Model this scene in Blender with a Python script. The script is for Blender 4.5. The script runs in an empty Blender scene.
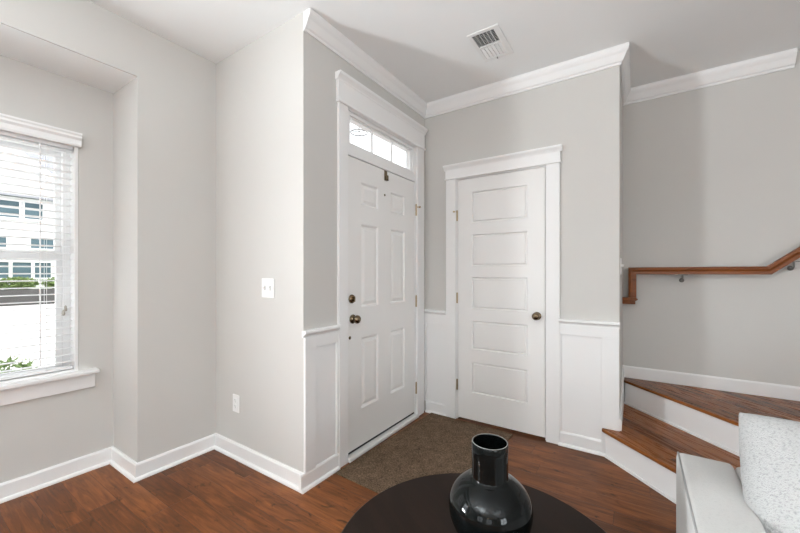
import bpy, bmesh, math, random
from mathutils import Vector, Matrix
random.seed(7)
scene = bpy.context.scene
COL = scene.collection
R = math.radians

# ------------------------------------------------------------------ camera
CAM_H = 1.2436
cd = bpy.data.cameras.new('camera')
cam = bpy.data.objects.new('camera', cd)
COL.objects.link(cam)
cam.location = (0, 0, CAM_H)
cam.rotation_euler = (R(90), 0, 0.58665)
cd.sensor_width = 36.0
cd.lens = 355.013 / 800 * 36.0
cd.shift_y = (272.785 - 266.5) / 800
cd.clip_start = 0.02
scene.camera = cam

# ------------------------------------------------------------------ world, lights, exposure
scene.view_settings.view_transform = 'Standard'
scene.view_settings.look = 'None'
scene.view_settings.gamma = 1.0
scene.view_settings.exposure = 0.13
scene.cycles.use_denoising = True
scene.cycles.max_bounces = 12
scene.cycles.diffuse_bounces = 6
scene.cycles.transparent_max_bounces = 16
scene.cycles.caustics_reflective = False
scene.cycles.caustics_refractive = False

W = bpy.data.worlds.new('sky')
scene.world = W
W.use_nodes = True
wn = W.node_tree.nodes
bg = wn['Background']
bg.inputs['Color'].default_value = (0.93, 0.965, 1.0, 1)
bg.inputs['Strength'].default_value = 2.0

def area(name, loc, rot, sx, sy, power, color=(1, 1, 1), spread=None):
    d = bpy.data.lights.new(name, 'AREA')
    d.shape = 'RECTANGLE'; d.size = sx; d.size_y = sy
    d.energy = power; d.color = color
    if spread: d.spread = spread
    o = bpy.data.objects.new(name, d)
    o.location = loc; o.rotation_euler = rot
    COL.objects.link(o)
    return o

sd = bpy.data.lights.new('sun', 'SUN')
sd.energy = 3.2; sd.angle = R(3); sd.color = (1, 0.97, 0.92)
so = bpy.data.objects.new('sun', sd)
so.rotation_euler = Vector((0.62, -0.25, 0.75)).to_track_quat('Z', 'Y').to_euler()      # high sun in front of the neighbouring house
COL.objects.link(so)

# daylight arriving through the windows of the living room behind the camera and the second bay window
area('daylight_rear_window', (-0.9, -5.06, 1.5), (R(90), 0, 0), 1.46, 1.76, 9, (0.89, 0.95, 1.0))
area('daylight_rear_window', (1.6, -5.06, 1.5), (R(90), 0, 0), 1.46, 1.76, 9, (0.89, 0.95, 1.0))
area('daylight_side_window', (4.06, -2.2, 1.5), (R(90), 0, R(90)), 1.76, 1.76, 100, (0.87, 0.95, 1.0))
area('daylight_bay_window', (-3.05, -1.125, 1.345), (R(90), 0, R(-90)), 0.9, 1.38, 18, (0.87, 0.95, 1.0))
area('sunlit_ground_bounce', (-3.16, -1.125, 0.86), (R(90 + 38), 0, R(-90)), 0.9, 0.5, 200, (0.92, 0.97, 1.0))

# ------------------------------------------------------------------ materials
def new_mat(name):
    m = bpy.data.materials.new(name); m.use_nodes = True
    nt = m.node_tree
    return m, nt, nt.nodes['Principled BSDF']

def N(nt, kind, **kw):
    n = nt.nodes.new(kind)
    for k, v in kw.items():
        if k in n.inputs: n.inputs[k].default_value = v
        else: setattr(n, k, v)
    return n

def paint(name, col, rough=0.5, bump=0.03, scale=260, spec=0.5, metal=0.0, var=0.02):
    m, nt, p = new_mat(name)
    p.inputs['Roughness'].default_value = rough
    p.inputs['Metallic'].default_value = metal
    p.inputs['Specular IOR Level'].default_value = spec
    tc = N(nt, 'ShaderNodeTexCoord')
    n1 = N(nt, 'ShaderNodeTexNoise'); n1.inputs['Scale'].default_value = 2.2; n1.inputs['Detail'].default_value = 3
    nt.links.new(tc.outputs['Object'], n1.inputs['Vector'])
    mix = N(nt, 'ShaderNodeMix', data_type='RGBA')
    mix.inputs[6].default_value = tuple(max(0, c * (1 - var)) for c in col) + (1,)
    mix.inputs[7].default_value = tuple(min(1, c * (1 + var)) for c in col) + (1,)
    nt.links.new(n1.outputs['Fac'], mix.inputs[0])
    nt.links.new(mix.outputs[2], p.inputs['Base Color'])
    if bump:
        n2 = N(nt, 'ShaderNodeTexNoise'); n2.inputs['Scale'].default_value = scale
        nt.links.new(tc.outputs['Object'], n2.inputs['Vector'])
        b = N(nt, 'ShaderNodeBump'); b.inputs['Strength'].default_value = bump; b.inputs['Distance'].default_value = 0.002
        nt.links.new(n2.outputs['Fac'], b.inputs['Height'])
        nt.links.new(b.outputs['Normal'], p.inputs['Normal'])
    return m

def wood_mat(name, cols, plank_w, plank_l, rot=0.0, rough=0.3, seam=0.5, hue_var=0.35, knots=True, spec=.4):
    """procedural hardwood planks; boards run along X of the rotated object space"""
    m, nt, p = new_mat(name)
    L = nt.links.new
    p.inputs['Specular IOR Level'].default_value = spec
    tc = N(nt, 'ShaderNodeTexCoord')
    mp = N(nt, 'ShaderNodeMapping'); mp.inputs['Rotation'].default_value = (0, 0, rot)
    L(tc.outputs['Object'], mp.inputs['Vector'])
    sep = N(nt, 'ShaderNodeSeparateXYZ'); L(mp.outputs['Vector'], sep.inputs[0])
    def M(op, a, b=None, c=None):
        n = N(nt, 'ShaderNodeMath', operation=op)
        for i, v in enumerate((a, b, c)):
            if v is None: continue
            if isinstance(v, (int, float)): n.inputs[i].default_value = v
            else: L(v, n.inputs[i])
        return n.outputs[0]
    yr = M('DIVIDE', M('ADD', sep.outputs['Y'], 54.1), plank_w)
    row = M('FLOOR', yr)
    wn1 = N(nt, 'ShaderNodeTexWhiteNoise', noise_dimensions='1D'); L(row, wn1.inputs['W'])
    xr = M('ADD', M('DIVIDE', M('ADD', sep.outputs['X'], 50.0), plank_l), M('MULTIPLY', wn1.outputs['Value'], 7.3))
    colm = M('FLOOR', xr)
    cmb = N(nt, 'ShaderNodeCombineXYZ'); L(row, cmb.inputs[0]); L(colm, cmb.inputs[1])
    wn2 = N(nt, 'ShaderNodeTexWhiteNoise', noise_dimensions='3D'); L(cmb.outputs[0], wn2.inputs['Vector'])
    # grain, shifted per board
    off = N(nt, 'ShaderNodeVectorMath', operation='MULTIPLY_ADD')
    L(wn2.outputs['Color'], off.inputs[0]); off.inputs[1].default_value = (9, 9, 9); L(mp.outputs['Vector'], off.inputs[2])
    mg = N(nt, 'ShaderNodeMapping'); mg.inputs['Scale'].default_value = (2.2, 26, 26); L(off.outputs[0], mg.inputs['Vector'])
    g = N(nt, 'ShaderNodeTexNoise'); g.inputs['Scale'].default_value = 1.6; g.inputs['Detail'].default_value = 7; g.inputs['Roughness'].default_value = 0.62; g.inputs['Distortion'].default_value = 1.1
    L(mg.outputs['Vector'], g.inputs['Vector'])
    mb = N(nt, 'ShaderNodeMapping'); mb.inputs['Scale'].default_value = (1.6, 5, 5); L(off.outputs[0], mb.inputs['Vector'])
    big = N(nt, 'ShaderNodeTexNoise'); big.inputs['Scale'].default_value = 1.7; big.inputs['Detail'].default_value = 4; big.inputs['Distortion'].default_value = 0.8
    L(mb.outputs['Vector'], big.inputs['Vector'])
    t = M('ADD', M('MULTIPLY', g.outputs['Fac'], 0.56), M('MULTIPLY', big.outputs['Fac'], 0.34))
    t = M('ADD', t, M('MULTIPLY', M('SUBTRACT', wn2.outputs['Value'], 0.5), hue_var))
    ramp = N(nt, 'ShaderNodeValToRGB'); L(t, ramp.inputs['Fac'])
    e = ramp.color_ramp.elements
    e[0].position = 0.20; e[0].color = cols[0] + (1,)
    e[1].position = 0.68; e[1].color = cols[2] + (1,)
    k = e.new(0.43); k.color = cols[1] + (1,)
    col = ramp.outputs['Color']
    if knots:
        mk = N(nt, 'ShaderNodeMapping'); mk.inputs['Scale'].default_value = (3.0, 7, 7); L(off.outputs[0], mk.inputs['Vector'])
        kn = N(nt, 'ShaderNodeTexNoise'); kn.inputs['Scale'].default_value = 2.0; kn.inputs['Detail'].default_value = 5; kn.inputs['Distortion'].default_value = 2.2
        L(mk.outputs['Vector'], kn.inputs['Vector'])
        mr = N(nt, 'ShaderNodeMapRange'); mr.inputs['From Min'].default_value = 0.60; mr.inputs['From Max'].default_value = 0.74; mr.inputs['To Max'].default_value = 0.8
        L(kn.outputs['Fac'], mr.inputs['Value'])
        mx = N(nt, 'ShaderNodeMix', data_type='RGBA'); L(mr.outputs[0], mx.inputs[0]); L(col, mx.inputs[6]); mx.inputs[7].default_value = (cols[0][0] * .35, cols[0][1] * .35, cols[0][2] * .35, 1)
        col = mx.outputs[2]
    # seams
    fy = M('FRACT', yr); fx = M('FRACT', xr)
    dy = M('MULTIPLY', M('MINIMUM', fy, M('SUBTRACT', 1.0, fy)), plank_w)
    dx = M('MULTIPLY', M('MINIMUM', fx, M('SUBTRACT', 1.0, fx)), plank_l)
    ds = M('MINIMUM', dx, dy)
    ms = N(nt, 'ShaderNodeMapRange'); ms.inputs['From Min'].default_value = 0.0006; ms.inputs['From Max'].default_value = 0.0024; ms.inputs['To Min'].default_value = seam; ms.inputs['To Max'].default_value = 0.0
    L(ds, ms.inputs['Value'])
    mx2 = N(nt, 'ShaderNodeMix', data_type='RGBA'); L(ms.outputs[0], mx2.inputs[0]); L(col, mx2.inputs[6]); mx2.inputs[7].default_value = (0.012, 0.006, 0.004, 1)
    L(mx2.outputs[2], p.inputs['Base Color'])
    rr = N(nt, 'ShaderNodeMapRange'); rr.inputs['To Min'].default_value = rough - 0.06; rr.inputs['To Max'].default_value = rough + 0.12
    L(g.outputs['Fac'], rr.inputs['Value']); L(rr.outputs[0], p.inputs['Roughness'])
    b1 = N(nt, 'ShaderNodeBump'); b1.inputs['Strength'].default_value = 0.12; b1.inputs['Distance'].default_value = 0.002; L(big.outputs['Fac'], b1.inputs['Height'])
    b2 = N(nt, 'ShaderNodeBump', invert=True); b2.inputs['Strength'].default_value = 0.5; b2.inputs['Distance'].default_value = 0.002; L(ms.outputs[0], b2.inputs['Height']); L(b1.outputs[0], b2.inputs['Normal'])
    L(b2.outputs[0], p.inputs['Normal'])
    return m

def fabric_mat(name, base, fleck, scale=240, amount=0.35, bump=0.5):
    m, nt, p = new_mat(name)
    L = nt.links.new
    p.inputs['Roughness'].default_value = 0.95
    p.inputs['Specular IOR Level'].default_value = 0.15
    p.inputs['Sheen Weight'].default_value = 0.15
    tc = N(nt, 'ShaderNodeTexCoord')
    v = N(nt, 'ShaderNodeTexVoronoi'); v.inputs['Scale'].default_value = scale
    n = N(nt, 'ShaderNodeTexNoise'); n.inputs['Scale'].default_value = scale * .45; n.inputs['Detail'].default_value = 3
    mp = N(nt, 'ShaderNodeMapping'); mp.inputs['Scale'].default_value = (1, 1, 0.6); L(tc.outputs['Object'], mp.inputs['Vector'])
    L(mp.outputs[0], v.inputs['Vector']); L(mp.outputs[0], n.inputs['Vector'])
    mr = N(nt, 'ShaderNodeMapRange'); mr.inputs['From Min'].default_value = 0.5; mr.inputs['From Max'].default_value = 0.72; mr.inputs['To Max'].default_value = amount
    L(n.outputs['Fac'], mr.inputs['Value'])
    mx = N(nt, 'ShaderNodeMix', data_type='RGBA'); L(mr.outputs[0], mx.inputs[0]); mx.inputs[6].default_value = base + (1,); mx.inputs[7].default_value = fleck + (1,)
    L(mx.outputs[2], p.inputs['Base Color'])
    b = N(nt, 'ShaderNodeBump'); b.inputs['Strength'].default_value = bump; b.inputs['Distance'].default_value = 0.002
    L(v.outputs['Distance'], b.inputs['Height']); L(b.outputs[0], p.inputs['Normal'])
    return m

def glass_mat(name, tint=(1, 1, 1), refl=1.0):
    m, nt, p = new_mat(name)
    nt.nodes.remove(p)
    out = nt.nodes['Material Output']
    tr = N(nt, 'ShaderNodeBsdfTransparent'); tr.inputs['Color'].default_value = tint + (1,)
    gl = N(nt, 'ShaderNodeBsdfGlossy'); gl.inputs['Roughness'].default_value = 0.02
    fr = N(nt, 'ShaderNodeFresnel'); fr.inputs['IOR'].default_value = 1.45
    mu = N(nt, 'ShaderNodeMath', operation='MULTIPLY'); mu.inputs[1].default_value = refl
    ge = N(nt, 'ShaderNodeNewGeometry'); iv = N(nt, 'ShaderNodeMath', operation='SUBTRACT'); iv.inputs[0].default_value = refl
    nt.links.new(ge.outputs['Backfacing'], iv.inputs[1]); nt.links.new(iv.outputs[0], mu.inputs[1])   # the reflection comes from the front face of each pane
    nt.links.new(fr.outputs[0], mu.inputs[0])
    mx = N(nt, 'ShaderNodeMixShader')
    nt.links.new(mu.outputs[0], mx.inputs[0]); nt.links.new(tr.outputs[0], mx.inputs[1]); nt.links.new(gl.outputs[0], mx.inputs[2])
    nt.links.new(mx.outputs[0], out.inputs['Surface'])
    return m

def emit_mat(name, col, strength):
    m, nt, p = new_mat(name)
    p.inputs['Base Color'].default_value = col + (1,)
    p.inputs['Emission Color'].default_value = col + (1,)
    p.inputs['Emission Strength'].default_value = strength
    return m

M_WALL = paint('wall_paint', (0.585, 0.570, 0.545), 0.75, 0.04, 320, spec=0.25)
M_CEIL = paint('ceiling_paint', (0.885, 0.90, 0.90), 0.9, 0.04, 320, spec=0.2)
M_TRIM = paint('white_trim_paint', (0.82, 0.815, 0.81), 0.35, 0.0, var=0.008)
M_DOOR = paint('white_door_paint', (0.81, 0.80, 0.785), 0.38, 0.012, 90, var=0.01)
M_PLASTIC = paint('white_plastic', (0.85, 0.85, 0.84), 0.3, 0.0, var=0.005)
M_BLIND = paint('white_faux_wood', (0.86, 0.86, 0.86), 0.45, 0.0, var=0.01)
M_DARK = paint('dark_shadow_gap', (0.03, 0.028, 0.027), 0.8, 0.0)
M_BRASS = paint('antique_brass', (0.20, 0.150, 0.095), 0.26, 0.02, 120, metal=1.0, var=0.15)
M_HINGE = paint('pale_brass', (0.46, 0.36, 0.24), 0.35, 0.0, metal=1.0, var=.1)
M_NICKEL = paint('satin_nickel', (0.22, 0.21, 0.20), 0.4, 0.0, metal=1.0)
M_DUCT = paint('duct_dark', (0.05, 0.05, 0.05), 0.8, 0.0)
M_RUBBER = paint('black_weatherstrip', (0.02, 0.02, 0.022), 0.6, 0.0)
M_FLOOR = wood_mat('hickory_floor', ((0.034, 0.0110, 0.0036), (0.120, 0.0385, 0.0115), (0.30, 0.106, 0.032)), 0.127, 1.15, 0, 0.33, spec=.2, hue_var=.17)
M_TREAD = wood_mat('stair_tread_oak', ((0.045, 0.0125, 0.0033), (0.165, 0.050, 0.0105), (0.31, 0.105, 0.022)), 0.11, 3.0, R(45), 0.25, seam=0.25, hue_var=0.28, knots=False, spec=.2)
M_RAIL = wood_mat('handrail_oak', ((0.07, 0.017, 0.0035), (0.18, 0.050, 0.009), (0.30, 0.095, 0.018)), 0.5, 5.0, 0, 0.28, seam=0.0, hue_var=0.1, knots=False)
M_TABLE = wood_mat('espresso_wood', ((0.009, 0.005, 0.0035), (0.014, 0.0085, 0.006), (0.022, 0.013, 0.009)), 2.0, 9.0, R(30), 0.45, seam=0.0, hue_var=0.05, knots=False, spec=.10)
M_SOFA = fabric_mat('light_grey_linen', (0.585, 0.58, 0.565), (0.42, 0.41, 0.40), 420, 0.25, 0.3)
M_PIPE = fabric_mat('grey_piping_fabric', (0.36, 0.355, 0.35), (0.28, 0.28, 0.28), 420, 0.3, 0.3)
M_PILLOW = fabric_mat('speckled_boucle', (0.50, 0.50, 0.495), (0.18, 0.18, 0.19), 400, 0.48, 1.0)
M_GLASS = glass_mat('window_glass')

# ------------------------------------------------------------------ mesh helpers
def obj(name, bm, mat, parent=None, bevel=0.0, smooth=False, seg=2, loc=None, kind=None):
    me = bpy.data.meshes.new(name)
    bmesh.ops.recalc_face_normals(bm, faces=bm.faces)
    bm.to_mesh(me); bm.free()
    for m in (mat if isinstance(mat, (list, tuple)) else [mat]): me.materials.append(m)
    o = bpy.data.objects.new(name, me)
    COL.objects.link(o)
    if smooth:
        for p in me.polygons: p.use_smooth = True
    if bevel:
        b = o.modifiers.new('bevel', 'BEVEL'); b.width = bevel; b.segments = seg; b.limit_method = 'ANGLE'; b.angle_limit = R(40)
    if parent: o.parent = parent
    if loc: o.location = loc
    if kind: o['kind'] = kind
    return o

def struct(name, bm, mat, parent=None, **kw):
    o = obj(name, bm, mat, parent, **kw)
    if not parent: o['kind'] = 'structure'
    return o

def tag(o, label, cat, group=None):
    o['label'] = label; o['category'] = cat
    if group: o['group'] = group
    return o

def empty(name, loc=(0, 0, 0)):
    o = bpy.data.objects.new(name, None); o.empty_display_size = 0.1
    COL.objects.link(o); o.location = loc
    return o

def keep(o, parent):
    """parent a part whose mesh is in world coordinates"""
    o.parent = parent
    o.matrix_parent_inverse = Matrix.Translation(parent.location).inverted()
    return o

def BM(): return bmesh.new()

def box(bm, x0, x1, y0, y1, z0, z1):
    v = [bm.verts.new((x, y, z)) for z in (z0, z1) for y in (y0, y1) for x in (x0, x1)]
    for f in ((0, 2, 3, 1), (4, 5, 7, 6), (0, 1, 5, 4), (2, 6, 7, 3), (0, 4, 6, 2), (1, 3, 7, 5)):
        bm.faces.new([v[i] for i in f])
    return bm

def boxes(*lst):
    bm = BM()
    for b in lst: box(bm, *b)
    return bm

def prism(bm, pts, z0, z1):
    a = [bm.verts.new((x, y, z0)) for x, y in pts]; b = [bm.verts.new((x, y, z1)) for x, y in pts]
    n = len(pts)
    bm.faces.new(a[::-1]); bm.faces.new(b)
    for i in range(n): bm.faces.new((a[i], a[(i + 1) % n], b[(i + 1) % n], b[i]))
    return bm

def lathe(bm, prof, n=48, mat=None, axis='Z', org=(0, 0, 0), close=False):
    """prof: list of (radius, height)"""
    rings = []
    for r, z in prof:
        ring = []
        if r < 1e-6:
            ring = [None]
        k = 1 if r < 1e-6 else n
        ring = []
        for i in range(k):
            a = 2 * math.pi * i / n
            p = (r * math.cos(a), r * math.sin(a), z)
            if axis == 'X': p = (p[2], p[0], p[1])
            if axis == '-Y': p = (p[0], -p[2], p[1])
            if axis == 'Y': p = (p[0], p[2], p[1])
            ring.append(bm.verts.new(Vector(org) + Vector(p)))
        rings.append(ring)
    for a, b in zip(rings[:-1], rings[1:]):
        for i in range(n):
            j = (i + 1) % n
            q = [a[i % len(a)], a[j % len(a)], b[j % len(b)], b[i % len(b)]]
            u = []
            for w in q:
                if w not in u: u.append(w)
            if len(u) >= 3: bm.faces.new(u)
    if close:
        for ring in (rings[0], rings[-1]):
            if len(ring) > 2: bm.faces.new(ring)
    return bm

def sweep_xy(bm, path, prof, side=1):
    """mitred sweep of a closed profile [(offset, z)] along a horizontal path; offset goes to the left (side=1) or right (-1)"""
    pts = [Vector(p) for p in path]; n = len(pts); cols = []
    for i in range(n):
        def nrm(a, b):
            d = (b - a).normalized(); return Vector((-d.y, d.x)) * side
        if i == 0: m = nrm(pts[0], pts[1])
        elif i == n - 1: m = nrm(pts[-2], pts[-1])
        else:
            n1, n2 = nrm(pts[i - 1], pts[i]), nrm(pts[i], pts[i + 1])
            m = (n1 + n2) / max(1e-6, 1 + n1.dot(n2))
        cols.append([bm.verts.new((pts[i].x + m.x * o, pts[i].y + m.y * o, z)) for o, z in prof])
    k = len(prof)
    for a, b in zip(cols[:-1], cols[1:]):
        for j in range(k): bm.faces.new((a[j], a[(j + 1) % k], b[(j + 1) % k], b[j]))
    bm.faces.new(cols[0]); bm.faces.new(cols[-1][::-1])
    return bm

def tube(bm, path, r, n=10):
    pts = [Vector(p) for p in path]; rings = []
    for i, p in enumerate(pts):
        d = (pts[min(i + 1, len(pts) - 1)] - pts[max(i - 1, 0)]).normalized()
        u = d.orthogonal().normalized() if i == 0 else (rings_u - d * rings_u.dot(d)).normalized()
        rings_u = u
        v = d.cross(u)
        rr = r[i] if isinstance(r, (list, tuple)) else r
        rings.append([bm.verts.new(p + u * rr * math.cos(2 * math.pi * k / n) + v * rr * math.sin(2 * math.pi * k / n)) for k in range(n)])
    for a, b in zip(rings[:-1], rings[1:]):
        for k in range(n): bm.faces.new((a[k], a[(k + 1) % n], b[(k + 1) % n], b[k]))
    bm.faces.new(rings[0][::-1]); bm.faces.new(rings[-1])
    return bm

# ------------------------------------------------------------------ room dimensions
H = 2.74
XW, XD, YS, YC, XN, YN, ZT = -2.504, -1.5876, 1.3882, 2.793, -2.8803, 0.9065, 2.4292
XE, YB = -0.092, 3.482            # closet end wall, stair back wall
XR, YR = 4.0, -5.0               # living room right and rear walls
NY0 = -1.75                      # left end of the bay
T = 0.15

# floor, ceiling
struct('floor', boxes((-3.1, XR + T, YR - T, YB + T, -0.12, 0.0)), M_FLOOR)
vy0, vy1, vx0, vx1 = 2.125, 2.405, -0.866, -0.728
struct('ceiling', boxes((-3.1, XD - T, YR - T, YS + T, H, H + .12), (XD - T, vx0, YR - T, YB + T, H, H + .12), (vx1, XR + T, YR - T, YB + T, H, H + .12),
                        (vx0, vx1, YR - T, vy0, H, H + .12), (vx0, vx1, vy1, YB + T, H, H + .12)), M_CEIL)
# walls
W1 = (-0.22, 0.728, 0.63, 2.06)   # bay window opening y0,y1,z0,z1
W2 = (-1.60, -0.65, 0.63, 2.06)
def wall_x(xa, xb, y0, y1, z0, z1, holes):
    """wall slab in a plane of constant X with rectangular holes (sorted by y)"""
    bm = BM(); y = y0
    for a, b, c, d in holes:
        box(bm, xa, xb, y, a, z0, z1)
        if c > z0: box(bm, xa, xb, a, b, z0, c)
        if d < z1: box(bm, xa, xb, a, b, d, z1)
        y = b
    box(bm, xa, xb, y, y1, z0, z1)
    return bm
bm = boxes((XW - T, XW, YN + .12, YS, 0, H), (XW - T, XW - .01, NY0, YN, ZT + .1, H), (XW - .01, XW, NY0, YN, ZT, H), (XW - .01, XW, YN, YN + .12, ZT, H), (XW - T, XW - .01, YN, YN + .12, ZT + .1, H), (XW - T, XW, YR, NY0, 0, H))
struct('wall_left', bm, M_WALL)
bm = wall_x(XN - T, XN, NY0, YN, 0, ZT, [W2, W1])
box(bm, XN - T, XW, YN, YN + .12, 0, ZT); box(bm, XN - T, XW, NY0 - .12, NY0, 0, ZT)
struct('wall_bay', bm, M_WALL)
struct('ceiling_bay', boxes((XN - T, XW - .01, NY0 - .12, YN + .12, ZT, ZT + .1)), M_CEIL)
struct('wall_entry', boxes((XW - T, XD, YS, YS + T, 0, H)), M_WALL)
DO = (1.735, 2.645, 0.0, 2.345)   # front door opening
bm = wall_x(XD - .085, XD, YS + T, YC, 0, H, [DO])
struct('wall_front', bm, M_WALL)
CO = (-1.285, -0.543, 2.05)
bm = boxes((XD - T, CO[0], YC, YC + .11, 0, H), (CO[0], CO[1], YC, YC + .11, CO[2], H), (CO[1], XE, YC, YC + .11, 0, H))
struct('wall_closet', bm, M_WALL)
struct('wall_stair_side', boxes((XE - .11, XE, YC + .11, YB, 0, H)), M_WALL)
struct('wall_back', boxes((XE - .11, XR + T, YB, YB + T, 0, H)), M_WALL)
RW = [(-3.1, -1.3, 0.6, 2.4)]
struct('wall_right', wall_x(XR, XR + T, YR, YB, 0, H, RW), M_WALL)
def wall_y(ya, yb, x0, x1, z0, z1, holes):
    bm = BM(); x = x0
    for a, b, c, d in holes:
        box(bm, x, a, ya, yb, z0, z1); box(bm, a, b, ya, yb, z0, c); box(bm, a, b, ya, yb, d, z1); x = b
    box(bm, x, x1, ya, yb, z0, z1); return bm
struct('wall_rear', wall_y(YR - T, YR, XW - T, XR + T, 0, H, [(-1.65, -.15, .6, 2.4), (.85, 2.35, .6, 2.4)]), M_WALL)

def grid_window(name, u0, u1, z0, z1, fixed, axis):
    bm = BM()
    def bar(a, b, c, d):
        if axis == 'Y': box(bm, a, b, fixed - .02, fixed + .02, c, d)
        else: box(bm, fixed - .02, fixed + .02, a, b, c, d)
    bar(u0, u1, z0, z0 + .06); bar(u0, u1, z1 - .06, z1); bar(u0, u0 + .06, z0 + .06, z1 - .06); bar(u1 - .06, u1, z0 + .06, z1 - .06)
    zm, um = (z0 + z1) / 2, (u0 + u1) / 2
    bar(u0 + .06, u1 - .06, zm - .03, zm + .03); bar(um - .04, um + .04, z0 + .06, zm - .03); bar(um - .04, um + .04, zm + .03, z1 - .06)
    struct(name, bm, M_TRIM)
grid_window('window_4', -1.65, -.15, .6, 2.4, YR - .02, 'Y')
grid_window('window_5', .85, 2.35, .6, 2.4, YR - .02, 'Y')
grid_window('window_6', -3.1, -1.3, .6, 2.4, XR + .02, 'X')

# ------------------------------------------------------------------ baseboards
BB = [(0, 0), (.030, 0), (.029, .008), (.024, .015), (.015, .019), (.015, .088), (.009, .098), (0, .098)]
def baseboard(name, path, prof=BB, side=-1):
    return struct(name, sweep_xy(BM(), path, prof, side), M_TRIM)
baseboard('baseboard_left', [(XN, NY0), (XN, YN), (XW, YN), (XW, YS), (XD, YS)])
# shoe and base rail on the wainscot runs
baseboard('baseboard_front', [(XD, YS - .0305), (XD, 1.6630)])
baseboard('baseboard_corner', [(XD + .02, YC), (-1.367, YC)])
baseboard('baseboard_closet', [(-0.467, YC), (-0.150, YC)])
bb2 = [(0, .3815), (.015, .3815), (.015, .466), (.009, .476), (0, .476)]
baseboard('baseboard_back', [(XE + .001, YB), (1.02, YB)], bb2)

# ------------------------------------------------------------------ crown moulding
CR = [(0, 2.632), (.010, 2.632), (.012, 2.645), (.022, 2.652), (.030, 2.668), (.040, 2.690), (.050, 2.703), (.056, 2.716), (.056, 2.7395), (0, 2.7395)]
struct('trim_1', sweep_xy(BM(), [(XD, YS), (XD, YC), (XE, YC), (XE, YB), (0.893, YB)], CR, -1), M_TRIM)

# ------------------------------------------------------------------ wainscot boards (stiles, rails, chair rails)
RAIL = [(0, .872), (.012, .872), (.014, .882), (.026, .890), (.034, .896), (.034, .908), (.028, .913), (0, .913)]
bm = BM()
sw = .017
box(bm, XD, XD + sw, YS, 1.470, .098, .872)
box(bm, XD, XD + sw, 1.470, 1.663, .805, .872)
box(bm, XD, XD + sw, 1.648, 1.663, .098, .805)
sweep_xy(bm, [(XD, YS - .012), (XD, 1.663)], RAIL, -1)
struct('trim_2', bm, M_TRIM, bevel=.0015)
bm = BM()
box(bm, XD, -1.367, YC - sw, YC, .79, .872)
box(bm, -1.386, -1.367, YC - sw, YC, .098, .79)
box(bm, XD, XD + .022, YC - sw, YC, .098, .79)
sweep_xy(bm, [(XD, YC), (-1.367, YC)], RAIL, -1)
struct('trim_3', bm, M_TRIM, bevel=.0015)
bm = BM()
box(bm, -.467, XE, YC - sw, YC, .80, .872)
box(bm, -.198, XE, YC - sw, YC, 0.0, .80)
box(bm, -.467, -.452, YC - sw, YC, .098, .80)
sweep_xy(bm, [(-.467, YC), (XE + .004, YC)], RAIL, -1)
struct('trim_4', bm, M_TRIM, bevel=.0015)
# wainscot panels painted white behind the boards
struct('trim_5', boxes((XD, XD + .003, 1.470, 1.648, .098, .805)), M_TRIM)
struct('trim_6', boxes((XD + .022, -1.386, YC - .003, YC, .098, .79)), M_TRIM)
struct('trim_7', boxes((-.452, -.198, YC - .003, YC, .098, .80)), M_TRIM)

# ------------------------------------------------------------------ panelled door slab
def panel_slab(w, h, t, panels, edge):
    """front face at local y=0 looking to -y, u along x, v along z"""
    bm = BM()
    us = sorted({0, w} | {p[0] for p in panels} | {p[1] for p in panels})
    vs = sorted({0, h} | {p[2] for p in panels} | {p[3] for p in panels})
    grid = {(i, j): bm.verts.new((u, 0, v)) for i, u in enumerate(us) for j, v in enumerate(vs)}
    for i in range(len(us) - 1):
        for j in range(len(vs) - 1):
            u0, u1, v0, v1 = us[i], us[i + 1], vs[j], vs[j + 1]
            q = [grid[i, j], grid[i + 1, j], grid[i + 1, j + 1], grid[i, j + 1]]
            if not any(p[0] <= u0 + 1e-6 and p[1] >= u1 - 1e-6 and p[2] <= v0 + 1e-6 and p[3] >= v1 - 1e-6 for p in panels):
                bm.faces.new(q); continue
            prev = q
            for ins, dep in edge:
                cur = [bm.verts.new((a, dep, b)) for a, b in ((u0 + ins, v0 + ins), (u1 - ins, v0 + ins), (u1 - ins, v1 - ins), (u0 + ins, v1 - ins))]
                for k in range(4): bm.faces.new((prev[k], prev[(k + 1) % 4], cur[(k + 1) % 4], cur[k]))
                prev = cur
            bm.faces.new(prev)
    # sides and back
    back = [bm.verts.new((a, t, b)) for a, b in ((0, 0), (w, 0), (w, h), (0, h))]
    bm.faces.new(back[::-1])
    nu, nv = len(us), len(vs)
    bm.faces.new([grid[i, 0] for i in range(nu)][::-1] + [back[0], back[1]])
    bm.faces.new([grid[i, nv - 1] for i in range(nu)] + [back[2], back[3]])
    bm.faces.new([grid[0, j] for j in range(nv)] + [back[3], back[0]])
    bm.faces.new([grid[nu - 1, j] for j in range(nv)][::-1] + [back[1], back[2]])
    return bm
EDGE = [(.004, .002), (.012, .013), (.017, .014), (.040, .003)]
EDGE2 = [(.002, .002), (.007, .013), (.011, .013), (.020, .004)]

def place(o, m):
    o.matrix_world = m
    return o

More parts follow.
